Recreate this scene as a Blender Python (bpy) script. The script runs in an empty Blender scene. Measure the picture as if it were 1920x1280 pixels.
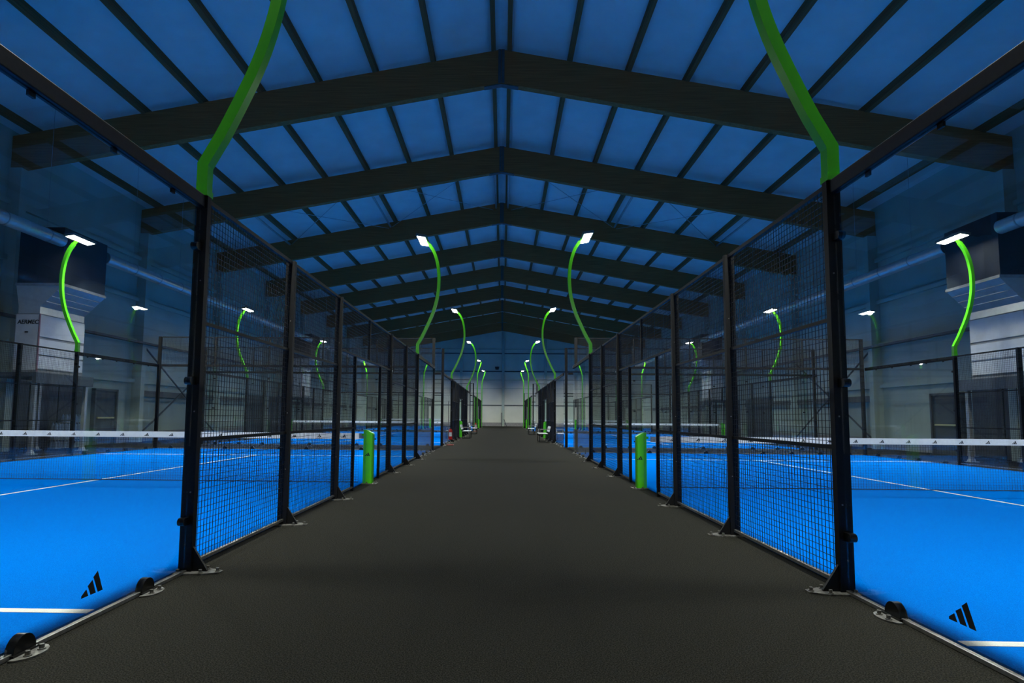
import bpy, math, random
from mathutils import Vector, Matrix
random.seed(4)
S = bpy.context.scene
COL = S.collection

# ------------------------------------------------------------------ camera, world, exposure
F_PX, CX, CY = 1094.167, 922.749, 696.12
PITCH, YAW, ROLL, CAM_H = 0.07681, -0.01862, 0.00808, 1.22975
fw = Vector((math.sin(YAW) * math.cos(PITCH), math.cos(YAW) * math.cos(PITCH), math.sin(PITCH)))
rt0 = Vector((math.cos(YAW), -math.sin(YAW), 0))
up0 = rt0.cross(fw)
rt = math.cos(ROLL) * rt0 + math.sin(ROLL) * up0
up = -math.sin(ROLL) * rt0 + math.cos(ROLL) * up0
cam_d = bpy.data.cameras.new('camera')
cam_d.sensor_width = 36
cam_d.lens = 36 * F_PX / 1920
cam_d.shift_x = (960 - CX) / 1920
cam_d.shift_y = (CY - 640) / 1920
cam_d.clip_start, cam_d.clip_end = 0.05, 300
cam = bpy.data.objects.new('camera', cam_d)
cam.matrix_world = Matrix(((rt.x, up.x, -fw.x, 0), (rt.y, up.y, -fw.y, 0), (rt.z, up.z, -fw.z, CAM_H), (0, 0, 0, 1)))
COL.objects.link(cam)
S.camera = cam

world = bpy.data.worlds.new('world'); S.world = world
world.use_nodes = True
world.node_tree.nodes['Background'].inputs[0].default_value = (0.02, 0.04, 0.08, 1)
world.node_tree.nodes['Background'].inputs[1].default_value = 0.2

S.view_settings.view_transform = 'Standard'
S.view_settings.look = 'None'
S.view_settings.gamma = 1
S.view_settings.use_curve_mapping = False
S.view_settings.exposure = 0.0
LENS = 48.0           # glow of the floodlight lenses
LAMP_W = 174.0        # watts of each of the three modules in a floodlight head
SPREAD = 102.0        # beam angle of a module, degrees
FAN = 36.0            # the outer modules are turned this far apart

S.cycles.max_bounces = 5
S.cycles.diffuse_bounces = 2
S.cycles.glossy_bounces = 3
S.cycles.transparent_max_bounces = 36
S.cycles.caustics_reflective = False
S.cycles.caustics_refractive = False

# ------------------------------------------------------------------ measures
LX, RX = -2.457, 2.448           # fences along the corridor
LOX, ROX = -12.35, 12.50         # fences by the outer walls
NET = {'L': [10.61, 33.9, 59.0], 'R': [10.30, 33.5, 59.0]}
END_Y = 74.0
FRONT_Y = -5.0
WX = 16.0                        # inner faces of the long walls
RIDGE_X = -0.116
SLOPE = 0.1823
Z_BEAM = 11.95                   # beam underside at the ridge
BEAM_H = 1.13
BEAMS = [18.05 + 6.8 * k for k in range(-3, 9)]
def zroof(x): return Z_BEAM + BEAM_H + 0.2 - SLOPE * abs(x - RIDGE_X)

# ------------------------------------------------------------------ materials
def mat(name, col, rough=0.5, metal=0.0, spec=0.5):
    m = bpy.data.materials.new(name); m.use_nodes = True
    b = m.node_tree.nodes['Principled BSDF']
    b.inputs['Base Color'].default_value = (*col, 1)
    b.inputs['Roughness'].default_value = rough
    b.inputs['Metallic'].default_value = metal
    b.inputs['Specular IOR Level'].default_value = spec
    return m
def noisy(name, c0, c1, scale, rough=0.8, bump=0.0, spec=0.3, stretch=(1, 1, 1), detail=3.0, metal=0.0, lo=0.35, hi=0.65, bscale=None):
    m = mat(name, c0, rough, metal, spec)
    nt = m.node_tree; N = nt.nodes; Lk = nt.links
    b = N['Principled BSDF']
    tc = N.new('ShaderNodeTexCoord'); mp = N.new('ShaderNodeMapping')
    mp.inputs['Scale'].default_value = stretch
    Lk.new(tc.outputs['Object'], mp.inputs['Vector'])
    nz = N.new('ShaderNodeTexNoise'); nz.inputs['Scale'].default_value = scale; nz.inputs['Detail'].default_value = detail
    Lk.new(mp.outputs[0], nz.inputs['Vector'])
    cr = N.new('ShaderNodeValToRGB')
    cr.color_ramp.elements[0].position = lo; cr.color_ramp.elements[0].color = (*c0, 1)
    cr.color_ramp.elements[1].position = hi; cr.color_ramp.elements[1].color = (*c1, 1)
    Lk.new(nz.outputs['Fac'], cr.inputs[0]); Lk.new(cr.outputs[0], b.inputs['Base Color'])
    if bump:
        bp = N.new('ShaderNodeBump'); bp.inputs['Strength'].default_value = bump; bp.inputs['Distance'].default_value = 0.01
        Lk.new(nz.outputs['Fac'], bp.inputs['Height']); Lk.new(bp.outputs[0], b.inputs['Normal'])
    return m
def glass_mat():
    m = bpy.data.materials.new('clear_glass'); m.use_nodes = True
    nt = m.node_tree; N = nt.nodes; Lk = nt.links
    N.clear()
    out = N.new('ShaderNodeOutputMaterial')
    tr = N.new('ShaderNodeBsdfTransparent'); tr.inputs[0].default_value = (0.965, 0.985, 0.98, 1)
    gl = N.new('ShaderNodeBsdfGlossy'); gl.inputs['Roughness'].default_value = 0.0; gl.inputs['Color'].default_value = (1, 1, 1, 1)
    lw = N.new('ShaderNodeLayerWeight'); lw.inputs['Blend'].default_value = 0.5
    pw = N.new('ShaderNodeMath'); pw.operation = 'POWER'; pw.inputs[1].default_value = 5
    ma = N.new('ShaderNodeMath'); ma.operation = 'MULTIPLY_ADD'; ma.inputs[1].default_value = 0.96; ma.inputs[2].default_value = 0.04
    mx = N.new('ShaderNodeMixShader')
    Lk.new(lw.outputs['Facing'], pw.inputs[0]); Lk.new(pw.outputs[0], ma.inputs[0]); Lk.new(ma.outputs[0], mx.inputs[0])
    Lk.new(tr.outputs[0], mx.inputs[1]); Lk.new(gl.outputs[0], mx.inputs[2]); Lk.new(mx.outputs[0], out.inputs[0])
    return m
def emit_mat(name, col, s):
    m = mat(name, (0.8, 0.8, 0.8), 0.3)
    b = m.node_tree.nodes['Principled BSDF']
    b.inputs['Emission Color'].default_value = (*col, 1); b.inputs['Emission Strength'].default_value = s
    return m
M = {}
M['turf'] = noisy('blue_turf', (0.0003, 0.128, 0.56), (0.0006, 0.182, 0.74), 160, 0.95, 0.5, 0.0, detail=4)
M['line'] = noisy('white_line', (0.72, 0.72, 0.66), (0.82, 0.82, 0.78), 120, 0.9, 0.3, 0.2)
M['carpet'] = noisy('dark_rubber_floor', (0.0078, 0.0075, 0.0058), (0.036, 0.034, 0.0270), 130, 0.9, 0.6, 0.08, detail=6, lo=0.44, hi=0.60)
M['black'] = noisy('black_paint', (0.006, 0.006, 0.007), (0.009, 0.009, 0.010), 40, 0.5, 0.0, 0.2)
M['wire'] = mat('black_wire', (0.010, 0.010, 0.012), 0.5)
M['rubber'] = mat('black_rubber', (0.005, 0.005, 0.005), 0.3, 0, 0.3)
M['print'] = mat('black_print', (0.004, 0.004, 0.005), 0.6)
M['zinc'] = noisy('worn_zinc', (0.10, 0.095, 0.085), (0.26, 0.25, 0.23), 30, 0.5, 0.1, 0.5, metal=0.5)
M['alu'] = noisy('dull_aluminium', (0.22, 0.215, 0.20), (0.32, 0.31, 0.29), 25, 0.42, 0.0, 0.5, metal=0.6)
M['green'] = noisy('green_paint', (0.080, 0.56, 0.008), (0.090, 0.60, 0.010), 6, 0.3, 0.0, 0.5)
M['glass'] = glass_mat()
M['tape'] = noisy('white_net_tape', (0.78, 0.78, 0.80), (0.85, 0.85, 0.86), 20, 0.7, 0.1, 0.3)
M['net'] = mat('dark_net_cord', (0.012, 0.013, 0.02), 0.8)
M['wood'] = noisy('dark_glulam', (0.30, 0.125, 0.042), (0.46, 0.19, 0.064), 3, 0.7, 0.1, 0.2, stretch=(0.25, 4, 14), detail=5)
M['purlin'] = noisy('dark_purlin_wood', (0.20, 0.092, 0.038), (0.30, 0.14, 0.058), 3, 0.75, 0.1, 0.2, stretch=(12, 0.3, 12))
M['roof'] = noisy('pale_roof_sheet', (0.76, 0.77, 0.78), (0.82, 0.83, 0.84), 1.2, 0.7, 0.0, 0.3)
M['wall'] = noisy('pale_wall_panel', (0.46, 0.54, 0.48), (0.52, 0.60, 0.53), 0.8, 0.6, 0.0, 0.3)
M['gable'] = noisy('warm_white_wall_panel', (0.78, 0.78, 0.68), (0.84, 0.84, 0.74), 0.8, 0.6, 0.0, 0.3)
M['concrete'] = noisy('grey_concrete', (0.30, 0.285, 0.29), (0.38, 0.365, 0.37), 5, 0.85, 0.2, 0.2)
M['girt'] = noisy('blue_grey_steel', (0.075, 0.085, 0.10), (0.095, 0.105, 0.12), 8, 0.5, 0.0, 0.4)
M['galv'] = noisy('galvanised_steel', (0.42, 0.43, 0.45), (0.52, 0.53, 0.55), 10, 0.38, 0.0, 0.5, metal=0.75)
M['duct'] = noisy('bright_duct_sheet', (0.68, 0.69, 0.70), (0.76, 0.77, 0.78), 6, 0.3, 0.0, 0.5, metal=0.6)
M['unit'] = noisy('white_unit_paint', (0.66, 0.67, 0.68), (0.72, 0.73, 0.74), 4, 0.5, 0.0, 0.4)
M['unitgrey'] = mat('grey_unit_paint', (0.30, 0.31, 0.33), 0.5)
M['rim'] = mat('red_edge_trim', (0.32, 0.16, 0.20), 0.5)
M['plenum'] = noisy('shade_darkened_duct', (0.028, 0.036, 0.050), (0.036, 0.045, 0.060), 3, 0.7, 0.0, 0.2)  # shade put into the colour: plenum darkened to offset spill from the nearby floodlight
M['darkpanel'] = noisy('dark_blue_grey_panel', (0.060, 0.075, 0.095), (0.080, 0.095, 0.115), 3, 0.6, 0.0, 0.3)
M['bar'] = mat('pale_push_bar', (0.65, 0.62, 0.30), 0.4)
M['white'] = mat('white_lacquer', (0.75, 0.76, 0.78), 0.4)
M['red'] = mat('red_lacquer', (0.50, 0.015, 0.012), 0.3)
M['label'] = mat('pale_paper_label', (0.6, 0.62, 0.66), 0.6)
M['pet'] = mat('bottle_plastic', (0.35, 0.45, 0.60), 0.2)
M['lens'] = emit_mat('floodlight_lens', (1.0, 0.97, 0.90), LENS)

# ------------------------------------------------------------------ mesh helpers
class MB:
    def __init__(s): s.v = []; s.f = []
    def box(s, x0, x1, y0, y1, z0, z1):
        n = len(s.v)
        s.v += [(x0, y0, z0), (x1, y0, z0), (x1, y1, z0), (x0, y1, z0), (x0, y0, z1), (x1, y0, z1), (x1, y1, z1), (x0, y1, z1)]
        s.f += [tuple(n + i for i in q) for q in ((0, 3, 2, 1), (4, 5, 6, 7), (0, 1, 5, 4), (1, 2, 6, 5), (2, 3, 7, 6), (3, 0, 4, 7))]
        return s
    def prism(s, pts, d):                       # closed polygon of 3D points pushed along d
        n = len(s.v); k = len(pts); d = Vector(d)
        s.v += [tuple(p) for p in pts] + [tuple(Vector(p) + d) for p in pts]
        s.f.append(tuple(range(n + k - 1, n - 1, -1))); s.f.append(tuple(range(n + k, n + 2 * k)))
        for i in range(k):
            j = (i + 1) % k
            s.f.append((n + i, n + j, n + k + j, n + k + i))
        return s
    def cyl(s, p0, p1, r, seg=10, r1=None):
        p0, p1 = Vector(p0), Vector(p1); a = (p1 - p0).normalized()
        u = a.orthogonal().normalized(); w = a.cross(u); n = len(s.v); r1 = r if r1 is None else r1
        for p, q in ((p0, r), (p1, r1)):
            for i in range(seg):
                t = 2 * math.pi * i / seg
                s.v.append(tuple(p + q * (math.cos(t) * u + math.sin(t) * w)))
        for i in range(seg):
            j = (i + 1) % seg
            s.f.append((n + i, n + j, n + seg + j, n + seg + i))
        s.f.append(tuple(range(n + seg - 1, n - 1, -1))); s.f.append(tuple(range(n + seg, n + 2 * seg)))
        return s
    def sweep(s, pts, hw, hy):                  # square tube along a path in the x-z plane
        n = len(s.v); k = len(pts)
        for i, p in enumerate(pts):
            a = Vector(pts[max(i - 1, 0)]); b = Vector(pts[min(i + 1, k - 1)])
            t = (b - a).normalized(); nx = Vector((t.y, -t.x))
            if 0 < i < k - 1:
                t1 = (Vector(p) - a).normalized(); c = max(0.6, t1.dot(t)); q = hw / c
            else: q = hw
            for sx, sy in ((-1, -1), (1, -1), (1, 1), (-1, 1)):
                s.v.append((p[0] + nx.x * q * sx, hy * sy, p[1] + nx.y * q * sx))
        for i in range(k - 1):
            for j in range(4):
                a, b = n + 4 * i + j, n + 4 * i + (j + 1) % 4
                s.f.append((a, b, b + 4, a + 4))
        s.f.append((n + 3, n + 2, n + 1, n)); e = n + 4 * (k - 1); s.f.append((e, e + 1, e + 2, e + 3))
        return s
    def wire(s, ax, a0, a1, c1, c2, r):         # open four-sided wire along axis ax
        n = len(s.v); o = [i for i in range(3) if i != ax]
        for a in (a0, a1):
            for d1, d2 in ((-r, -r), (r, -r), (r, r), (-r, r)):
                p = [0, 0, 0]; p[ax] = a; p[o[0]] = c1 + d1; p[o[1]] = c2 + d2; s.v.append(tuple(p))
        for j in range(4):
            k = (j + 1) % 4
            s.f.append((n + j, n + k, n + 4 + k, n + 4 + j))
        return s
    def build(s, name, material, parent=None, loc=None, smooth=False, bevel=0.0, fix=False):
        me = bpy.data.meshes.new(name); me.from_pydata(s.v, [], s.f); me.update()
        me.materials.append(M[material])
        if fix or smooth:
            import bmesh
            bm = bmesh.new(); bm.from_mesh(me); bmesh.ops.recalc_face_normals(bm, faces=bm.faces); bm.to_mesh(me); bm.free()
        if smooth:
            me.polygons.foreach_set('use_smooth', [True] * len(me.polygons))
            me.set_sharp_from_angle(angle=math.radians(40))
        o = bpy.data.objects.new(name, me); COL.objects.link(o)
        if parent: o.parent = parent
        if loc: o.location = loc
        if bevel:
            md = o.modifiers.new('bevel', 'BEVEL'); md.width = bevel; md.segments = 2; md.limit_method = 'ANGLE'
        return o
def link_copy(o, parent, loc=None):
    c = o.copy(); COL.objects.link(c); c.parent = parent
    if loc is not None: c.location = loc
    return c
KIDS = {}
def empty(name, loc=(0, 0, 0), rz=0.0):
    o = bpy.data.objects.new(name, None); COL.objects.link(o); o.location = loc; o.rotation_euler.z = rz
    o.empty_display_size = 0.2
    return o
def tag(o, label=None, cat=None, group=None, kind=None):
    for k, v in (('label', label), ('category', cat), ('group', group), ('kind', kind)):
        if v: o[k] = v
        elif k in o: del o[k]
    return o
def copy_tree(root, parent=None):
    allk = {}
    for o in bpy.data.objects:
        if o.parent: allk.setdefault(o.parent.name, []).append(o)
    def rec(o, par):
        c = o.copy(); COL.objects.link(c); c.parent = par
        for ch in allk.get(o.name, []): rec(ch, c)
        return c
    return rec(root, parent)
def logo_bars(mb, place):
    # three leaning bars, rising to the right; unit box 1.55 wide and 1 high
    for i, (x0, h) in enumerate(((0.0, 0.36), (0.50, 0.68), (1.0, 1.0))):
        w = 0.40
        lean = -0.5
        # lower edge level, right foot at x0+w+..., top leaning left
        bx = x0 + 0.12
        pts = [(bx, 0), (bx + w, 0), (bx + w + lean * h * 0.75, h), (bx + lean * h * 0.75 , h * 0.86 if i else h * 0.55)]
        if i == 0: pts = [(0.0, 0.0), (0.50, 0.0), (0.33, 0.36), (-0.0, 0.12)]
        if i == 1: pts = [(0.66, 0.0), (1.04, 0.0), (0.74, 0.72), (0.42, 0.50)]
        if i == 2: pts = [(1.18, 0.0), (1.56, 0.0), (1.10, 1.08), (0.80, 0.84)]
        mb.prism([place(a, b, 0) for a, b in pts], Vector(place(0, 0, 1)) - Vector(place(0, 0, 0)))
    return mb

# ------------------------------------------------------------------ the hall: floor, walls, roof
fl = MB().box(-WX - 0.3, WX + 0.3, FRONT_Y - 0.3, END_Y + 0.3, -0.2, 0).build('floor', 'carpet')
tag(fl, 'dark speckled rubber floor of the corridor and hall', 'floor', kind='structure')

EAVE = zroof(WX)
wl = MB().box(-WX - 0.2, -WX, FRONT_Y, END_Y, 0.45, EAVE + 0.05).build('wall_left', 'wall')
tag(wl, 'pale panelled long wall behind the left courts', 'wall', kind='structure')
wr = MB().box(WX, WX + 0.2, FRONT_Y, END_Y, 0.45, EAVE + 0.05).build('wall_right', 'wall')
tag(wr, 'pale panelled long wall behind the right courts', 'wall', kind='structure')
def gable(name, y0, y1):
    pts = [(-WX - 0.2, y0, 0.45), (WX + 0.2, y0, 0.45), (WX + 0.2, y0, zroof(WX) + 0.1), (RIDGE_X, y0, zroof(RIDGE_X) + 0.1), (-WX - 0.2, y0, zroof(-WX) + 0.1)]
    return MB().prism(pts, (0, y1 - y0, 0)).build(name, 'gable', fix=True)
wb = gable('wall_back', END_Y, END_Y + 0.2)
tag(wb, 'pale gable wall closing the far end of the corridor', 'wall', kind='structure')
wf = gable('wall_front', FRONT_Y - 0.2, FRONT_Y)
tag(wf, 'pale gable wall behind the viewpoint', 'wall', kind='structure')
for w, sx in ((wl, -1), (wr, 1)):
    x0, x1 = (-WX - 0.2, -WX + 0.03) if sx < 0 else (WX - 0.03, WX + 0.2)
    MB().box(x0, x1, FRONT_Y, END_Y, 0, 0.45).build('plinth', 'concrete', w)
    for z in (2.55, 4.3, 6.1, 7.9):
        a, b = (-WX, -WX + 0.14) if sx < 0 else (WX - 0.14, WX)
        MB().box(a, b, FRONT_Y, END_Y, z, z + 0.16).build('girt', 'wall', w)
    a, b = (-WX, -WX + 0.2) if sx < 0 else (WX - 0.2, WX)
    MB().box(a, b, 25.0, END_Y - 0.2, 1.98, 2.24).build('rail', 'girt', w)
    a, b = (-WX + 0.35, -WX + 0.6) if sx < 0 else (WX - 0.6, WX - 0.35)
    MB().box(a, b, 8.0, 58.0, 4.22, 4.30).build('cable_tray', 'girt', w)
for x0, x1 in ((-WX, WX),):
    MB().box(x0, x1, END_Y - 0.04, END_Y, 0, 0.46).build('plinth', 'concrete', wb)
    for z, h, mt in ((2.58, 0.10, 'girt'), (4.72, 0.06, 'wall'), (5.8, 0.06, 'wall'), (6.86, 0.12, 'girt'), (9.15, 0.12, 'girt'), (9.74, 0.06, 'wall')):
        MB().box(x0, x1, END_Y - 0.10, END_Y, z, z + h).build('girt', mt, wb)
    for x in (-10.6, -5.3, 0.03, 5.4, 10.7):
        MB().box(x - 0.16, x + 0.16, END_Y - 0.3, END_Y, 0, zroof(x) - 0.2).build('mullion', 'wall', wb)

# glulam frames with their columns
for yb in BEAMS:
    if yb > END_Y - 0.5: continue
    r = empty('roof_beam', (0, yb, 0))
    k = BEAMS.index(yb)
    ordn = ['behind the viewpoint', 'over the viewpoint', 'just out of view overhead', 'largest and nearest in view', 'second in view', 'third in view', 'fourth in view',
            'fifth in view', 'sixth in view', 'seventh in view', 'eighth in view', 'last before the gable'][k]
    tag(r, 'dark glulam roof beam, ' + ordn, 'beam', 'glulam roof beams', kind='structure')
    for sx in (-1, 1):
        xe = sx * (WX - 0.02); z0 = Z_BEAM; ze = Z_BEAM - SLOPE * abs(xe - RIDGE_X)
        pts = [(RIDGE_X, 0, z0), (xe, 0, ze), (xe, 0, ze + BEAM_H), (RIDGE_X, 0, z0 + BEAM_H)]
        MB().prism(pts, (0, 0.24, 0)).build('beam_half', 'wood', r, fix=True)
    MB().box(RIDGE_X - 0.10, RIDGE_X - 0.008, -0.012, 0.252, Z_BEAM - 0.0, Z_BEAM + BEAM_H).box(RIDGE_X + 0.008, RIDGE_X + 0.10, -0.012, 0.252, Z_BEAM, Z_BEAM + BEAM_H).build('ridge_plate', 'girt', r)
    MB().prism([(RIDGE_X - 0.55, 0.02, Z_BEAM - 0.105), (RIDGE_X, 0.02, Z_BEAM - 0.008), (RIDGE_X + 0.55, 0.02, Z_BEAM - 0.105), (RIDGE_X + 0.55, 0.02, Z_BEAM - 0.125), (RIDGE_X, 0.02, Z_BEAM - 0.03), (RIDGE_X - 0.55, 0.02, Z_BEAM - 0.125)], (0, 0.2, 0)).build('ridge_strap', 'girt', r, fix=True)
    for sx in (-1, 1):
        side = 'left' if sx < 0 else 'right'
        xa, xb = sorted((sx * WX, sx * (WX - 0.40)))
        zc = Z_BEAM - SLOPE * abs(sx * (WX - 0.4) - RIDGE_X)
        c = MB().box(xa, xb, yb - 0.02, yb + 0.26, 0, zc).build('column', 'wall')
        tag(c, 'pale wall column on the %s carrying the beam %s' % (side, ordn), 'column', 'wall columns', kind='structure')

ce = empty('ceiling', (0, 0, 0))
tag(ce, 'pitched roof of pale sheets on dark purlins', 'ceiling', kind='structure')
edges = [FRONT_Y - 0.2] + [b + 0.12 for b in BEAMS if FRONT_Y < b < END_Y - 1] + [END_Y + 0.2]
PURL = [0.26, 2.22, 4.10, 5.95, 7.82, 9.72, 11.6, 13.45, 15.2]
for a, b in zip(edges[:-1], edges[1:]):
    for sx in (-1, 1):
        xe = sx * (WX + 0.2); t = 0.12
        pts = [(RIDGE_X, a, zroof(RIDGE_X)), (xe, a, zroof(xe)), (xe, a, zroof(xe) + t), (RIDGE_X, a, zroof(RIDGE_X) + t)]
        MB().prism(pts, (0, b - a, 0)).build('roof_panel', 'roof', ce, fix=True)
pm = {}
for a, b in zip(edges[:-1], edges[1:]):
    for sx in (-1, 1):
        key = (round(b - a, 3), sx)
        for px in PURL:
            x = RIDGE_X + sx * px
            if key not in pm:
                dz = SLOPE * 0.07 * sx
                pts = [(-0.07, 0, -0.22 + dz), (0.07, 0, -0.22 - dz), (0.07, 0, -dz), (-0.07, 0, dz)]
                pm[key] = MB().prism(pts, (0, b - a, 0)).build('purlin', 'purlin', ce, (x, a, zroof(x)), fix=True)
            else:
                link_copy(pm[key], ce, (x, a, zroof(x)))
# steel struts and tie rods of the braced bay
y0, y1 = BEAMS[4] + 0.26, BEAMS[5] - 0.02
for x in (-0.44, 0.21, -6.3, 6.1, -11.9, 11.7):
    z = Z_BEAM + BEAM_H - 0.30 - SLOPE * abs(x - RIDGE_X) + 0.05
    st = MB().cyl((x, y0, z), (x, y1, z), 0.055, 10).build('roof_strut', 'galv', smooth=True)
    where = {-0.44: 'just left of the ridge', 0.21: 'just right of the ridge', -6.3: 'halfway down the left slope', 6.1: 'halfway down the right slope', -11.9: 'low on the left slope', 11.7: 'low on the right slope'}[x]
    tag(st, 'pale steel strut tube between second and third roof beams, ' + where, 'strut', 'roof struts')
for xa, xb in ((-0.6, -6.2), (-6.4, -11.8), (0.4, 6.0), (6.2, 11.6)):
    for fl_ in (0, 1):
        p, q = (xa, xb) if fl_ == 0 else (xb, xa)
        zz = lambda x: Z_BEAM + BEAM_H - 0.28 - SLOPE * abs(x - RIDGE_X)
        rd = MB().cyl((p, y0, zz(p) - 0.05 * fl_), (q, y1, zz(q) - 0.05 * fl_), 0.014, 6).build('tie_rod', 'galv')
        tag(rd, 'thin crossed tie rod under the %s %s roof slope, %s' % ('lower' if abs(xb) > 8 else 'upper', 'left' if xa < 0 else 'right', 'falling away from the ridge' if fl_ == 0 else 'rising towards the ridge'), 'tie rod', 'roof tie rods')

# wall cross bracing
for sx in (-1, 1):
    x = sx * (WX - 0.22)
    side = 'left' if sx < 0 else 'right'
    for ya, yb_ in ((BEAMS[4] + 0.3, BEAMS[5] - 0.05),):
        for (za, zb, nm) in ((0.3, 4.15, 'long'),):
            for i, (p, q) in enumerate((((x, ya, za), (x, yb_, zb)), ((x - sx * 0.07, ya, zb), (x - sx * 0.07, yb_, za)))):
                br = MB().cyl(p, q, 0.038, 8).build('wall_brace', 'girt', smooth=True)
                tag(br, '%s diagonal steel brace on the %s wall, %s with distance' % (nm, side, 'rising' if i == 0 else 'falling'), 'brace', 'wall braces')

# doors in the long walls
dn = 0
for sx, ya, yb_ in ((-1, 22.5, 23.7), (1, 20.6, 21.9)):
    dn += 1; side = 'left' if sx < 0 else 'right'
    d = empty('door_%d' % dn, (sx * WX, (ya + yb_) / 2, 0)); tag(d, 'dark exit door with a pale push bar in the %s wall' % side, 'door', kind='structure')
    w = (yb_ - ya) / 2
    def bx(x0, x1, *r):
        a, b = sorted((-sx * x0, -sx * x1)); return MB().box(a, b, *r)
    bx(0.0, 0.10, -w, w, 0, 2.12).build('leaf', 'darkpanel', d)
    fr = bx(0, 0.16, -w - 0.08, -w, 0, 2.2); 
    a_, b_ = sorted((0, -sx * 0.16)); fr.box(a_, b_, w, w + 0.08, 0, 2.2).box(a_, b_, -w - 0.08, w + 0.08, 2.12, 2.2)
    fr.build('frame', 'girt', d)
    bx(0.12, 0.17, -w * 0.8, w * 0.8, 1.02, 1.08).build('push_bar', 'bar', d)
for sx, ya, yb_ in ((-1, 14.2, 21.9), (1, 12.6, 20.1), (-1, 36.0, 43.0), (1, 35.0, 42.0)):
    dn += 1; side = 'left' if sx < 0 else 'right'
    d = empty('door_%d' % dn, (sx * WX, ya, 0)); tag(d, 'wide dark folding gate in the %s wall beneath the %s air unit' % (side, 'nearer' if ya < 30 else 'farther'), 'gate', kind='structure')
    n = 6; L = (yb_ - ya) / n
    for i in range(n):
        a, b = sorted((0, -sx * 0.10))
        MB().box(a, b, i * L + 0.03, (i + 1) * L - 0.03, 0.03, 2.25).build('leaf', 'darkpanel', d)
    a, b = sorted((0, -sx * 0.14))
    MB().box(a, b, -0.1, yb_ - ya + 0.1, 2.25, 2.42).build('lintel', 'girt', d)

# ------------------------------------------------------------------ courts: turf and lines
ORD = ['nearest', 'middle', 'farthest']
SIDE = {'L': 'left', 'R': 'right'}
for s in 'LR':
    xa, xb = (LOX, LX) if s == 'L' else (RX, ROX)
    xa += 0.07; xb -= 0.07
    xm = (xa + xb) / 2
    for i, ny in enumerate(NET[s]):
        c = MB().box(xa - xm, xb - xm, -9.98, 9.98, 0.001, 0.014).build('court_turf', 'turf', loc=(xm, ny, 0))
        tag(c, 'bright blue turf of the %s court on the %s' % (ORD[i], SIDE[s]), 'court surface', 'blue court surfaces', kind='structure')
        for (x0, x1, y0, y1) in ((xa - xm, xb - xm, -7.0, -6.93), (xa - xm, xb - xm, 6.93, 7.0), (-0.03, 0.03, -6.93, 6.93)):
            MB().box(x0, x1, y0, y1, 0.0135, 0.0165).build('court_line', 'line', c)

# ------------------------------------------------------------------ side fence (local: y along the fence, +x away from the court)
def mesh_panel(par, y0, y1, z0, z1, step=0.05):
    m = MB(); r = 0.002
    n = max(1, round((y1 - y0) / step)); dy = (y1 - y0) / n
    for i in range(1, n): m.wire(2, z0, z1, 0.004, y0 + i * dy, r)
    n = max(1, round((z1 - z0) / step)); dz = (z1 - z0) / n
    for i in range(1, n): m.wire(1, y0, y1, 0.0, z0 + i * dz, r)
    o = m.build('wire_mesh', 'wire', par); o['kind'] = 'stuff'
    return o
def half_disc(y, z, r, x0, x1, n=10, ang0=0, full=False):
    pts = []
    for i in range(n + 1):
        t = math.pi * i / n
        pts.append((x0, y + r * math.cos(t), z + r * 1.15 * math.sin(t)))
    return MB().prism(pts, (x1 - x0, 0, 0))
BOLT = {}
def bolt(par, x, y, z):
    if 'b' not in BOLT or True:
        if 'me' not in BOLT:
            o = MB().cyl((0, 0, 0), (0, 0, 0.006), 0.019, 10).cyl((0, 0, 0.006), (0, 0, 0.026), 0.0125, 6).build('bolt', 'zinc', par, (x, y, z))
            BOLT['me'] = o.data
        else:
            o = bpy.data.objects.new('bolt', BOLT['me']); COL.objects.link(o); o.parent = par; o.location = (x, y, z)
    return o
CACHE = {}
def cached(key, name, make, par, loc):
    if key in CACHE:
        o = bpy.data.objects.new(name, CACHE[key]); COL.objects.link(o); o.parent = par; o.location = loc
    else:
        o = make(); o.parent = par; o.location = loc; CACHE[key] = o.data
    return o
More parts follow.
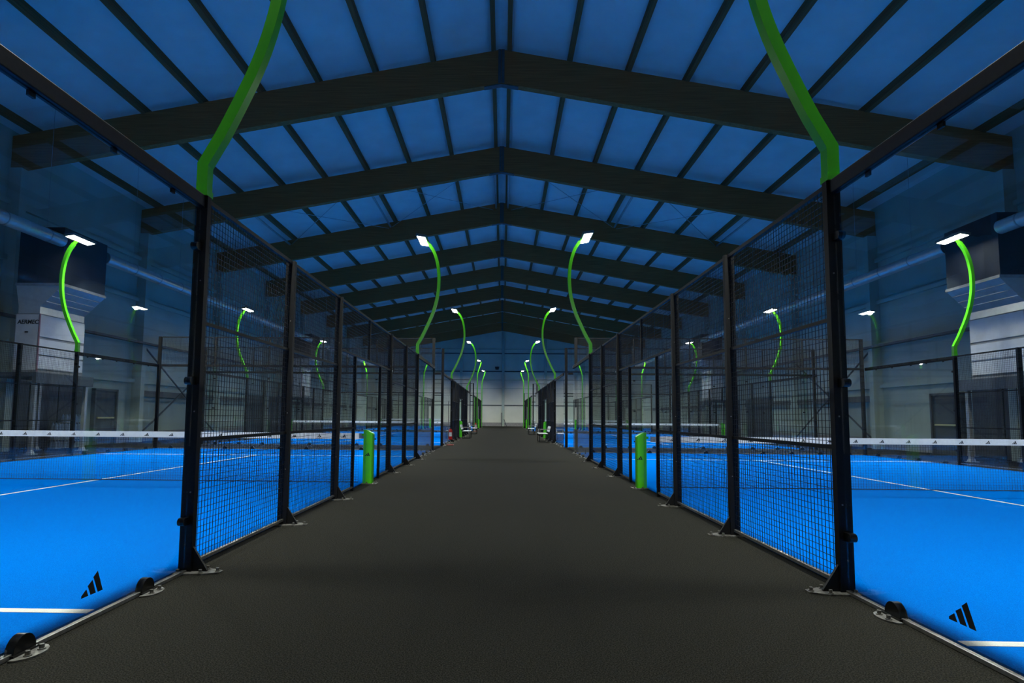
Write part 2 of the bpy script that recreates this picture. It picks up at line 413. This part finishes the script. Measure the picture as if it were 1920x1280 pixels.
def make_fence(detail):
    root = empty('side_fence')
    def post(y, h):
        p = cached(('post', h), 'post', lambda: MB().box(-0.05, 0.05, -0.03, 0.03, 0.012, h).build('post', 'black', None), root, (0, y, 0))
        cached('plate', 'base_plate', lambda: MB().prism([(-0.06, -0.085, 0), (0.16, -0.085, 0), (0.275, -0.03, 0), (0.275, 0.03, 0), (0.16, 0.085, 0), (-0.06, 0.085, 0)], (0, 0, 0.012)).build('base_plate', 'zinc', None, fix=True), p, (0, 0, 0))
        cached('gus', 'gusset', lambda: MB().prism([(0.048, -0.011, 0.012), (0.165, -0.011, 0.012), (0.165, -0.011, 0.022), (0.048, -0.011, 0.20)], (0, 0.022, 0)).build('gusset', 'black', None, fix=True), p, (0, 0, 0))
        if detail:
            for bx_, by_ in ((-0.035, -0.062), (-0.035, 0.062), (0.14, -0.06), (0.14, 0.06), (0.245, 0.0)):
                bolt(p, bx_, by_, 0.012)
            for z in (0.62, 1.25, 2.3):
                for sy in (-1, 1):
                    cached(('rivet', sy), 'rivet', lambda: MB().cyl((0.02, sy * 0.030, 0), (0.02, sy * 0.034, 0), 0.006, 8).build('rivet', 'zinc', None), p, (0, 0, z))
        return p
    for y in (-6, -4, -2, 2, 4, 6): post(y, 3.0)
    def rail(y0, y1, z0, z1, hx=0.015, name='rail', m='black'):
        return MB().box(-hx, hx, y0, y1, z0, z1).build(name, m, root)
    for y0, y1 in ((-6, -4), (-4, -2), (2, 4), (4, 6)):
        a, b = y0 + 0.03, y1 - 0.03
        mesh_panel(root, a, b, 0.07, 2.965)
        rail(a, b, 2.965, 3.0, 0.02, 'top_rail'); rail(a, b, 0.045, 0.07, 0.016, 'bottom_rail', 'alu')
        rail(a, b, 1.01, 1.04); rail(a, b, 1.955, 1.985)
    # gateway beside the net
    for s in (-1, 1):
        MB().box(-0.025, 0.025, s * 1.0 - 0.02, s * 1.0 + 0.02, 0, 2.2).build('gate_post', 'black', root)
        a, b = sorted((s * 1.97, s * 1.02))
        mesh_panel(root, a, b, 0.07, 2.2)
        rail(a, b, 0.045, 0.07, 0.016, 'bottom_rail', 'alu'); rail(a, b, 1.01, 1.04); 
        a, b = sorted((s * 1.97, s * 0.02))
        mesh_panel(root, a, b, 2.235, 2.965)
    rail(-1.97, 1.97, 2.2, 2.235, 0.02, 'lintel'); rail(-1.97, 1.97, 2.965, 3.0, 0.02, 'top_rail')
    MB().box(-0.02, 0.02, -0.02, 0.02, 2.235, 2.965).build('middle_post', 'black', root)
    # glass ends
    for s in (-1, 1):
        a, b = sorted((s * 6.03, s * 10.0))
        MB().box(-0.03, 0.03, a, b, 2.90, 3.0).build('top_beam', 'black', root, bevel=0.006)
        MB().box(-0.016, 0.016, a, b, 0.004, 0.026).build('bottom_channel', 'alu', root)
        for (p0, p1) in ((6.04, 7.985), (7.995, 9.995)):
            a, b = sorted((s * p0, s * p1))
            g = MB().box(-0.006, 0.006, a, b, 0.026, 2.90).build('glass_pane', 'glass', root)
            if p0 < 7:
                yc = s * 7.07
                lg = MB(); k = 0.118
                logo_bars(lg, lambda u, v, t: (0.0065 + t * 0.0012, yc - 0.09 + u * k, 0.15 + v * k))
                lg.build('logo', 'print', g, fix=True)
        for yy in (6.53, 7.57, 8.45, 9.5):
            y = s * yy
            c = cached('clamp', 'floor_clamp', lambda: half_disc(0, 0.02, 0.072, -0.024, 0.024).box(-0.035, 0.035, -0.085, 0.085, 0.0, 0.02).build('floor_clamp', 'rubber', None, smooth=True), root, (0, y, 0))
            cached('cplate', 'clamp_plate', lambda: MB().prism([(0.03 + 0.085 * math.sin(math.pi * i / 8), -0.115 * math.cos(math.pi * i / 8), 0) for i in range(9)], (0, 0, 0.01)).build('clamp_plate', 'zinc', None, fix=True), c, (0, 0, 0))
            if detail:
                bolt(c, 0.075, -0.045, 0.010); bolt(c, 0.075, 0.045, 0.010)
        for yy in (6.42, 7.08, 7.73, 8.6, 9.4):
            cached('clip', 'glass_clip', lambda: MB().box(-0.022, -0.006, -0.022, 0.022, -0.035, 0.0).build('glass_clip', 'black', None), root, (0, s * yy, 2.905))
        for z in (0.40, 1.49, 2.57):
            cached(('sclip', s), 'side_clip', lambda: MB().prism([(-0.03, s * (0.085 + 0.03 * math.sin(t)) , 0.03 * math.cos(t)) for t in [math.pi * i / 8 for i in range(9)]] + [(-0.03, s * 0.025, -0.03), (-0.03, s * 0.025, 0.03)], (0.05, 0, 0)).build('side_clip', 'rubber', None, fix=True), root, (0, s * 6.0, z))
    return root
fence_d = make_fence(True)
fence_s = make_fence(False)
used = {'d': False, 's': False}
for i in range(3):
    for s, x, rz, which in (('L', LX, 0, 'in'), ('R', RX, math.pi, 'in'), ('L', LOX, math.pi, 'out'), ('R', ROX, 0, 'out')):
        k = 'd' if (i == 0 and which == 'in') else 's'
        src = fence_d if k == 'd' else fence_s
        f = src if not used[k] else copy_tree(src)
        used[k] = True
        f.location = (x, NET[s][i], 0); f.rotation_euler.z = rz
        tag(f, 'black wire and glass fence of the %s %s court, %s' % (ORD[i], SIDE[s], 'along the corridor' if which == 'in' else 'by the outer wall'), 'fence', 'court side fences')

# ------------------------------------------------------------------ end walls (local: x along the wall)
def make_end():
    root = empty('end_wall')
    W = 4.85
    MB().box(-W, W, -0.03, 0.03, 2.92, 3.0).build('glass_beam', 'black', root)
    MB().box(-W, W, -0.02, 0.02, 3.965, 4.0).build('top_rail', 'black', root)
    MB().box(-W, W, -0.022, 0.022, 0.002, 0.034).build('bottom_channel', 'alu', root)
    for sx in (-1, 1):
        MB().box(sx * 4.93 - 0.05, sx * 4.93 + 0.05, -0.04, 0.04, 0.012, 4.0).build('corner_post', 'black', root)
        MB().box(sx * 4.93 - 0.09, sx * 4.93 + 0.09, -0.09, 0.09, 0.0, 0.012).build('base_plate', 'zinc', root)
    L = 2 * W / 5
    m = MB(); r = 0.002
    n = round(2 * W / 0.05)
    for j in range(5):
        x0 = -W + j * L + 0.006; x1 = x0 + L - 0.012
        MB().box(x0, x1, -0.006, 0.006, 0.034, 2.92).build('glass_pane', 'glass', root)
        wm = MB()
        for q in range(1, 39): wm.wire(2, 3.0, 3.965, x0 + q * (x1 - x0) / 39, 0.004, r)
        for q in range(1, 19): wm.wire(0, x0, x1, 0.0, 3.0 + q * 0.965 / 19, r)
        o = wm.build('wire_mesh', 'wire', root); o['kind'] = 'stuff'
        if j: MB().box(x0 - 0.026, x0 + 0.014, -0.02, 0.02, 3.0, 3.965).build('mesh_upright', 'black', root)
        for q in (0.25, 0.75):
            c = cached('eclamp', 'floor_clamp', lambda: MB().prism([(0.075 * math.cos(math.pi * t / 8), -0.035, 0.02 + 0.086 * math.sin(math.pi * t / 8)) for t in range(9)], (0, 0.07, 0)).box(-0.085, 0.085, -0.05, 0.05, 0, 0.022).build('floor_clamp', 'rubber', None, fix=True), root, (x0 + q * L, 0, 0))
        if j:
            for z in (0.40, 1.45, 2.5):
                cached('jclip', 'joint_clip', lambda: MB().box(-0.035, 0.035, -0.014, 0.014, -0.02, 0.02).build('joint_clip', 'rubber', None), root, (x0 - 0.006, 0, z))
    return root
e0 = make_end(); first = True
for s in 'LR':
    xm = (LOX + LX) / 2 if s == 'L' else (RX + ROX) / 2
    for i, ny in enumerate(NET[s]):
        for d in (-1, 1):
            e = e0 if first else copy_tree(e0); first = False
            e.location = (xm, ny + d * 10.04, 0)
            tag(e, 'glass end wall with mesh crest at the %s end of the %s %s court' % ('near' if d < 0 else 'far', ORD[i], SIDE[s]), 'glass wall', 'court end walls')

# ------------------------------------------------------------------ floodlight poles (local: +x away from the court)
LIGHT = {}
def lens_head(root, x, z, tilt, length=0.95):
    hd = MB().box(-0.15, 0.15, -length / 2, length / 2, -0.035, 0.035).build('lamp_head', 'alu', root, (x, 0, z), bevel=0.01)
    hd.rotation_euler.y = tilt
    for j in (-1, 0, 1):
        lm = MB(); lm.v = [(-0.115, -0.135, -0.0375), (-0.115, 0.135, -0.0375), (0.115, 0.135, -0.0375), (0.115, -0.135, -0.0375)]; lm.f = [(0, 1, 2, 3)]
        lm.build('lens', 'lens', hd, (0, j * length * 0.315, 0))          # flush emitting window in the head's underside
        ld = LIGHT.get(j)
        if ld is None:
            ld = bpy.data.lights.new('module_light', 'AREA'); ld.shape = 'RECTANGLE'; ld.size = 0.23; ld.size_y = 0.27
            ld.energy = LAMP_W; ld.color = (0.95, 1.0, 0.90); ld.spread = math.radians(SPREAD); LIGHT[j] = ld
        lo = bpy.data.objects.new('module_light', ld); COL.objects.link(lo); lo.parent = hd
        lo.location = (0, j * length * 0.315, -0.05); lo.rotation_euler = (math.radians(FAN) * j, AIM, 0)
    for j in (-1, 1):
        MB().box(-0.14, 0.14, j * length * 0.16 - 0.008, j * length * 0.16 + 0.008, 0.035, 0.06).build('cooling_fin', 'alu', hd)
    return hd
TILT = math.radians(9)        # the head
AIM = math.radians(12)        # the optics throw further towards the court
def make_curved():
    root = empty('floodlight_pole')
    p = [(0.0, 3.0), (0.0, 3.24), (0.03, 3.31)]
    key = [(0.03, 3.31), (0.13, 3.50), (0.27, 3.80), (0.39, 4.08), (0.48, 4.35), (0.55, 4.65), (0.585, 4.95), (0.59, 5.22), (0.565, 5.50), (0.51, 5.76), (0.42, 6.00), (0.29, 6.20)]
    pts = []
    for a in range(len(key) - 1):
        p0, p1, p2, p3 = key[max(a - 1, 0)], key[a], key[a + 1], key[min(a + 2, len(key) - 1)]
        for q in range(4):
            t = q / 4
            pts.append(tuple(0.5 * ((2 * p1[c]) + (-p0[c] + p2[c]) * t + (2 * p0[c] - 5 * p1[c] + 4 * p2[c] - p3[c]) * t * t + (-p0[c] + 3 * p1[c] - 3 * p2[c] + p3[c]) * t ** 3) for c in (0, 1)))
    pts.append(key[-1])
    MB().box(-0.05, 0.05, -0.05, 0.05, 3.0, 3.05).build('collar', 'green', root)
    MB().sweep([(0.0, 3.0), (0.0, 3.26)] + pts[4:], 0.044, 0.044).build('curved_arm', 'green', root, fix=True)
    MB().sweep([(0.31, 6.17), (0.22, 6.29), (0.12, 6.34)], 0.02, 0.05).build('bracket', 'green', root, fix=True)
    lens_head(root, 0.11, 6.33, TILT)
    return root
def make_kinked():
    root = empty('floodlight_pole')
    MB().sweep([(0.12, 0.012), (0.12, 5.06), (0.48, 6.18)], 0.05, 0.05).build('kinked_pole', 'green', root, bevel=0.004, fix=True)
    MB().box(0.0, 0.26, -0.13, 0.13, 0.0, 0.014).build('base_plate', 'zinc', root)
    MB().sweep([(0.46, 6.16), (0.40, 6.30), (0.30, 6.36)], 0.02, 0.05).build('bracket', 'green', root, fix=True)
    lens_head(root, 0.24, 6.34, TILT)
    return root
lc, lk = make_curved(), make_kinked()
uc = uk = False
for i in range(3):
    for s, x, rz, which in (('L', LX, 0, 'in'), ('R', RX, math.pi, 'in'), ('L', LOX, math.pi, 'out'), ('R', ROX, 0, 'out')):
        for d in (-6, 6):
            if i < 2:
                o = copy_tree(lc) if uc else lc; uc = True
            else:
                o = copy_tree(lk) if uk else lk; uk = True
            o.location = (x, NET[s][i] + d + (0.25 if i == 2 else 0), 0); o.rotation_euler.z = rz
            tag(o, '%s green floodlight pole, %s %s court, %s side, %s end' % ('curved' if i < 2 else 'kinked', ORD[i], SIDE[s], 'corridor' if which == 'in' else 'outer wall', 'near' if d < 0 else 'far'), 'floodlight', 'floodlight poles')

# ------------------------------------------------------------------ nets and net posts
def make_net():
    root = empty('court_net')
    W = 4.80
    tp = MB().box(-W, W, -0.007, 0.007, 0.80, 0.905).build('tape', 'tape', root)
    lg = None
    n = 21
    for j in range(n):
        x = (j - 10) * 0.452
        if lg is None:
            q = MB(); k = 0.052
            logo_bars(q, lambda u, v, t: (-0.04 + u * k, -0.0075 - t * 0.001, v * k - 0.028))
            lg = q.build('logo', 'print', tp, (x, 0, 0.852), fix=True)
        else: link_copy(lg, tp, (x, 0, 0.852))
    m = MB(); r = 0.0015
    k = round(2 * W / 0.045)
    for j in range(k + 1): m.wire(2, 0.03, 0.80, -W + j * 2 * W / k, 0, r)
    for j in range(18): m.wire(0, -W, W, 0, 0.03 + j * 0.77 / 17, r)
    o = m.build('net_mesh', 'net', root); o['kind'] = 'stuff'
    MB().cyl((-W, 0, 0.03), (W, 0, 0.03), 0.008, 6).build('hem_cord', 'net', root)
    for sx in (-1, 1):
        MB().box(min(sx * W, sx * (W + 0.09)), max(sx * W, sx * (W + 0.09)), -0.006, 0.006, 0.81, 0.90).build('end_strap', 'alu', root)
    return root
def make_netpost():
    root = empty('net_post')
    pl = [(-0.09, -0.02), (-0.03, -0.075), (0.075, -0.075), (0.095, -0.05), (0.095, 0.05), (0.075, 0.075), (-0.03, 0.075), (-0.09, 0.02)]
    m = MB(); n = len(pl)
    for x, y in pl: m.v.append((x, y, 0.015))
    for x, y in pl: m.v.append((x, y, 0.97 - max(0, x - 0.02) * 1.05))
    m.f.append(tuple(range(n - 1, -1, -1)))
    top = list(range(n, 2 * n))
    m.f.append((n + 1, n + 6, n + 7, n)); m.f.append((n + 1, n + 2, n + 5, n + 6)); m.f.append((n + 2, n + 3, n + 4, n + 5))
    for j in range(n):
        k = (j + 1) % n; m.f.append((j, k, n + k, n + j))
    m.build('body', 'green', root, fix=True, bevel=0.003)
    MB().box(-0.10, 0.17, -0.10, 0.10, 0.0, 0.015).build('base_plate', 'zinc', root)
    for sy in (-1, 1):
        q = MB(); k = 0.062
        logo_bars(q, lambda u, v, t: (sy * -1 * (-0.05 + u * k) + (0.0 if sy < 0 else 0.04), sy * (0.0755 + t * 0.001), 0.50 + v * k))
        q.build('logo', 'print', root, fix=True)
        bolt(root, 0.135, sy * 0.07, 0.015); bolt(root, 0.0, sy * 0.087, 0.015)
    MB().box(-0.125, -0.085, -0.02, 0.02, 0.86, 0.90).build('net_hook', 'green', root)
    return root
n0, p0 = make_net(), make_netpost(); fn = fp = True
for s in 'LR':
    xm = (LOX + LX) / 2 if s == 'L' else (RX + ROX) / 2
    for i, ny in enumerate(NET[s]):
        nt_ = n0 if fn else copy_tree(n0); fn = False
        nt_.location = (xm, ny, 0)
        tag(nt_, 'dark net with white printed tape across the %s %s court' % (ORD[i], SIDE[s]), 'net', 'court nets')
        for which in ('in', 'out'):
            po = p0 if fp else copy_tree(p0); fp = False
            if s == 'L': x, rz = (LX + 0.03, 0) if which == 'in' else (LOX + 0.0, math.pi)
            else: x, rz = (RX - 0.03, math.pi) if which == 'in' else (ROX - 0.0, 0)
            po.location = (x, ny, 0); po.rotation_euler.z = rz
            tag(po, 'short green net post of the %s %s court, %s' % (ORD[i], SIDE[s], 'by the corridor' if which == 'in' else 'by the outer wall'), 'net post', 'green net posts')

# ------------------------------------------------------------------ air handling units, ducts and their platforms
def text_mesh(body, size, parent, loc, rot):
    cu = bpy.data.curves.new('lettering', 'FONT'); cu.body = body; cu.size = size; cu.extrude = 0.001; cu.align_x = 'CENTER'; cu.align_y = 'CENTER'
    cu.shear = 0.12; cu.offset = 0.006 * size / 0.17
    t = bpy.data.objects.new('lettering', cu); COL.objects.link(t)
    bpy.context.view_layer.update()
    me = bpy.data.meshes.new_from_object(t.evaluated_get(bpy.context.evaluated_depsgraph_get()))
    bpy.data.objects.remove(t)
    me.materials.clear(); me.materials.append(M['print'])
    o = bpy.data.objects.new('lettering', me); COL.objects.link(o); o.parent = parent; o.location = loc; o.rotation_euler = rot
    return o
def unit(sx, y0, y1, near):
    side = 'left' if sx < 0 else 'right'
    d = 'nearer' if near else 'farther'
    L = y1 - y0
    X = lambda a, b: tuple(sorted((sx * a, sx * b)))
    u = empty('air_handling_unit', (0, y0, 0)); tag(u, '%s white air handling unit on a platform by the %s wall' % (d, side), 'air unit', 'air handling units')
    xa, xb = X(13.92, 14.65)
    MB().box(xa, xb, 0, L, 2.42, 4.2).build('body', 'unitgrey', u)
    for z0, z1, a, b in ((3.52, 4.17, 0.03, L - 0.03), (2.98, 3.44, 0.03, L - 0.03), (2.55, 2.93, 0.03, L - 0.03)):
        p, q = X(13.90, 13.92)
        MB().box(p, q, a, b, z0, z1).build('side_panel', 'unit', u)
    MB().box(xa + 0.03, xb - 0.03, -0.012, 0, 2.5, 4.17).build('front_panel', 'unit', u)
    p, q = X(13.895, 13.92)
    MB().box(p, q, -0.015, 0.02, 2.45, 4.2).build('edge_trim', 'rim', u)
    MB().box(-sx * 0 + (xa + xb) / 2 - 0.05, (xa + xb) / 2 + 0.05, -0.02, -0.012, 3.62, 3.66).build('name_plate', 'print', u)
    if near: text_mesh('AERMEC', 0.17, u, ((xa + xb) / 2 + 0.03, -0.0135, 3.94), (math.pi / 2, 0, 0))
    # rising hood that leans out to a plenum box
    h = empty('air_duct', (0, y0, 0)); tag(h, 'sheet metal hood and plenum box rising from the %s air unit on the %s' % (d, side), 'duct', 'air ducts')
    bot = [(sx * 13.94, 0.02, 4.21), (sx * 14.6, 0.02, 4.21), (sx * 14.6, L - 0.02, 4.21), (sx * 13.94, L - 0.02, 4.21)]
    mid = [(sx * 13.94, 0.02, 4.42), (sx * 14.6, 0.02, 4.42), (sx * 14.6, L - 0.02, 4.42), (sx * 13.94, L - 0.02, 4.42)]
    topp = [(sx * 13.30, 0.0, 5.05), (sx * 14.7, 0.0, 5.05), (sx * 14.7, L, 5.05), (sx * 13.30, L, 5.05)]
    hm = MB(); hm.v = bot + mid + topp
    for l in (0, 4):
        for j in range(4):
            k = (j + 1) % 4; hm.f.append((l + j, l + k, l + 4 + k, l + 4 + j))
    hm.f += [(0, 3, 2, 1), (8, 9, 10, 11)]
    hm.build('hood', 'duct', h, fix=True)
    for t in (0.25, 0.5, 0.75):
        x = 13.94 + (13.30 - 13.94) * t; z = 4.42 + 0.63 * t
        p, q = X(x - 0.012, x + 0.012)
        MB().box(p, q, 0.02, L - 0.02, z - 0.012, z + 0.012).build('seam', 'galv', h)
    p, q = X(13.28, 14.72)
    MB().box(p, q, -0.02, L + 0.02, 5.05, 5.13).build('flange', 'galv', h)
    p, q = X(13.32, 14.68)
    MB().box(p, q, 0, L, 5.13, 6.85).build('plenum_box', 'plenum', h)
    # platform
    pf = empty('support_platform', (0, y0, 0)); tag(pf, 'steel platform on four legs under the %s air unit on the %s' % (d, side), 'platform', 'steel platforms')
    p, q = X(13.7, WX - 0.42)
    MB().box(p, q, -0.25, L + 0.25, 2.30, 2.42).build('deck', 'darkpanel', pf)
    p, q = X(13.7, 13.82)
    MB().box(p, q, -0.25, L + 0.25, 2.1, 2.30).build('edge_beam', 'darkpanel', pf)
    for x in (13.85, 15.4):
        for y in (-0.1, L + 0.1):
            lgp = MB().box(sx * x - 0.05, sx * x + 0.05, y - 0.05, y + 0.05, 0.02, 2.30).build('leg', 'galv', pf)
            MB().box(sx * x - 0.13, sx * x + 0.13, y - 0.13, y + 0.13, 0, 0.02).cyl((sx * x, y, 0.02), (sx * x, y, 0.16), 0.11, 4, 0.06).build('foot', 'galv', lgp)
    return u
UNITS = [(-1, 17.1, 19.0, True), (1, 15.65, 17.53, True), (-1, 40.0, 41.9, False), (1, 39.1, 41.0, False)]
for a in UNITS: unit(*a)
def tube(sx, ya, yb_, what):
    t = empty('duct_tube', (sx * 13.4, ya, 6.43)); tag(t, 'long round air duct on the %s, %s' % ('left' if sx < 0 else 'right', what), 'duct', 'round air ducts')
    L = yb_ - ya
    MB().cyl((0, 0, 0), (0, L, 0), 0.19, 20).build('tube', 'duct', t, smooth=True)
    n = int(L / 1.5)
    for j in range(n + 1):
        y = min(j * 1.5, L - 0.04)
        cached(('ring',), 'ring', lambda: MB().cyl((0, 0, 0), (0, 0.035, 0), 0.2, 20).build('ring', 'galv', None, smooth=True), t, (0, y, 0))
        if j % 2 == 1:
            cached(('hanger',), 'hanger', lambda: MB().cyl((0, 0.015, 0.195), (0, 0.015, 4.2), 0.006, 5).build('hanger', 'galv', None), t, (0, y, 0))
for sx, a, b in ((-1, 17.1, 19.0), (1, 15.65, 17.53)):
    f0 = [u for u in UNITS if u[0] == sx][1]
    tube(sx, FRONT_Y + 2, a - 0.01, 'nearest the viewpoint'); tube(sx, b + 0.01, f0[1] - 0.01, 'between the two plenum boxes'); tube(sx, f0[2] + 0.01, 60.0, 'beyond the farther plenum box')

# ------------------------------------------------------------------ small things along the corridor
def make_bench():
    root = empty('bench')
    for j, x in enumerate((-0.44, -0.29, -0.14)):
        MB().box(x, x + 0.125, -0.75, 0.75, 0.40, 0.425).build('seat_slat', 'white', root)
    for z in (0.50, 0.64):
        a = 0.02 + (z - 0.42) * 0.28
        MB().prism([(a, -0.75, z), (a + 0.022, -0.75, z - 0.006), (a + 0.055, -0.75, z + 0.115), (a + 0.033, -0.75, z + 0.121)], (0, 1.5, 0)).build('back_slat', 'white', root, fix=True)
    for y in (-0.68, 0.68):
        MB().box(-0.43, -0.40, y - 0.015, y + 0.015, 0, 0.40).box(-0.02, 0.01, y - 0.015, y + 0.015, 0, 0.40).box(-0.43, 0.01, y - 0.015, y + 0.015, 0.375, 0.40).box(-0.43, 0.01, y - 0.015, y + 0.015, 0.0, 0.02).build('leg_frame', 'black', root)
        MB().prism([(0.01, y - 0.015, 0.39), (0.04, y - 0.015, 0.39), (0.15, y - 0.015, 0.76), (0.12, y - 0.015, 0.76)], (0, 0.03, 0)).build('back_stay', 'black', root, fix=True)
        MB().box(-0.40, 0.07, y - 0.02, y + 0.02, 0.595, 0.615).box(-0.40, -0.375, y - 0.012, y + 0.012, 0.40, 0.60).build('armrest', 'alu', root)
    return root
b0 = make_bench(); fb = True
for s, y, what in (('R', 29.2, 'first white slatted bench along the right fence of the corridor'), ('R', 40.6, 'second white slatted bench along the right fence of the corridor'),
                   ('L', 32.97, 'first white slatted bench along the left fence of the corridor'), ('L', 40.8, 'second white slatted bench along the left fence of the corridor')):
    b = b0 if fb else copy_tree(b0); fb = False
    b.location = ((RX - 0.24, y, 0) if s == 'R' else (LX + 0.24, y, 0)); b.rotation_euler.z = 0 if s == 'R' else math.pi
    tag(b, what, 'bench', 'corridor benches')
def make_stand():
    r = empty('extinguisher_stand')
    MB().box(-0.14, 0.14, -0.14, 0.14, 0, 0.02).build('base', 'red', r)
    MB().cyl((-0.1, 0.0, 0.02), (-0.1, 0.0, 1.86), 0.014, 8).build('pole', 'zinc', r)
    MB().box(-0.11, 0.10, -0.09, 0.09, 0.235, 0.25).build('shelf', 'red', r)
    MB().box(-0.115, -0.10, -0.10, 0.10, 0.02, 0.3).build('bracket', 'zinc', r)
    return r
def make_ext():
    r = empty('fire_extinguisher')
    b = MB(); prof = [(0.0, 0.0), (0.07, 0.0), (0.078, 0.012), (0.078, 0.34), (0.07, 0.385), (0.045, 0.42), (0.022, 0.435), (0.022, 0.46), (0, 0.46)]
    n = 16
    for rr, z in prof:
        for j in range(n): b.v.append((rr * math.cos(2 * math.pi * j / n), rr * math.sin(2 * math.pi * j / n), z))
    for i in range(len(prof) - 1):
        for j in range(n):
            k = (j + 1) % n; b.f.append((i * n + j, i * n + k, (i + 1) * n + k, (i + 1) * n + j))
    b.build('cylinder', 'red', r, smooth=True)
    lb = MB(); 
    for j in range(7):
        t = -math.pi / 2 - 0.9 + j * 0.3
        lb.v += [(0.0795 * math.cos(t), 0.0795 * math.sin(t), 0.12), (0.0795 * math.cos(t), 0.0795 * math.sin(t), 0.29)]
        if j: lb.f.append((2 * j - 2, 2 * j, 2 * j + 1, 2 * j - 1))
    lb.build('label_sheet', 'label', r)
    MB().box(-0.015, 0.015, -0.10, 0.04, 0.47, 0.485).box(-0.012, 0.012, -0.11, 0.03, 0.50, 0.512).box(-0.02, 0.02, -0.02, 0.03, 0.455, 0.51).build('handle', 'rubber', r)
    MB().sweep([(0.02, 0.47), (0.08, 0.46), (0.105, 0.40), (0.10, 0.15)], 0.01, 0.01).build('hose', 'rubber', r, fix=True)
    return r
st0, ex0 = make_stand(), make_ext()
st1, ex1 = copy_tree(st0), copy_tree(ex0)
for st, ex, x, y, w in ((st0, ex0, -2.22, 25.0, 'at the near corner of the middle left court'), (st1, ex1, -2.22, 48.2, 'between the middle and farthest left courts')):
    st.location = (x, y, 0); ex.location = (x, y, 0.25)
    tag(st, 'thin pole stand with red base ' + w, 'stand', 'extinguisher stands')
    tag(ex, 'red fire extinguisher ' + w, 'fire extinguisher', 'fire extinguishers')
# loudspeaker and conduit on the far gable
sp = empty('wall_speaker', (-0.75, END_Y - 0.1, 7.33)); tag(sp, 'small dark speaker high on the far gable left of its centre mullion', 'speaker')
MB().prism([(-0.28, -0.1, 0.2), (0.28, -0.1, 0.2), (0.2, -0.35, -0.2), (-0.2, -0.35, -0.2)], (0, 0.12, 0.0)).build('case', 'darkpanel', sp, fix=True)
MB().box(-0.05, 0.05, -0.1, 0.0, -0.05, 0.05).build('bracket', 'girt', sp)
cd = empty('pipe_conduit', (0.0, END_Y - 0.36, 0)); tag(cd, 'dark pipe conduit at the foot of the gable centre mullion', 'pipe')
MB().cyl((-0.12, 0, 0), (-0.12, 0, 1.7), 0.05, 8).build('pipe', 'girt', cd); MB().cyl((0.15, 0, 0.9), (0.5, 0, 0.0), 0.04, 8).build('branch', 'girt', cd)
# shrink-wrapped packs of bottles stacked by the left wall
def make_pack():
    r = empty('bottle_pack')
    MB().box(-0.13, 0.13, -0.2, 0.2, 0, 0.012).build('tray', 'label', r)
    for a in (-1, 1):
        for b in (-1, 0, 1):
            m = MB().cyl((0, 0, 0.012), (0, 0, 0.20), 0.06, 8).cyl((0, 0, 0.20), (0, 0, 0.27), 0.06, 8, 0.02).cyl((0, 0, 0.27), (0, 0, 0.295), 0.02, 8)
            cached('pet', 'bottle', lambda: m.build('bottle', 'pet', None), r, (a * 0.064, b * 0.13, 0))
    return r
k0 = make_pack(); fk = True
for c, (y, n) in enumerate(((20.2, 3), (20.65, 4), (21.1, 4))):
    for j in range(n):
        k = k0 if fk else copy_tree(k0); fk = False
        k.location = (-15.55, y, j * 0.297)
        tag(k, 'bottle pack in the %s stack by the left wall, %s layer' % (['shorter near', 'middle', 'far'][c], ['lowest', 'second', 'third', 'fourth'][j]), 'bottle pack', 'stacked bottle packs')
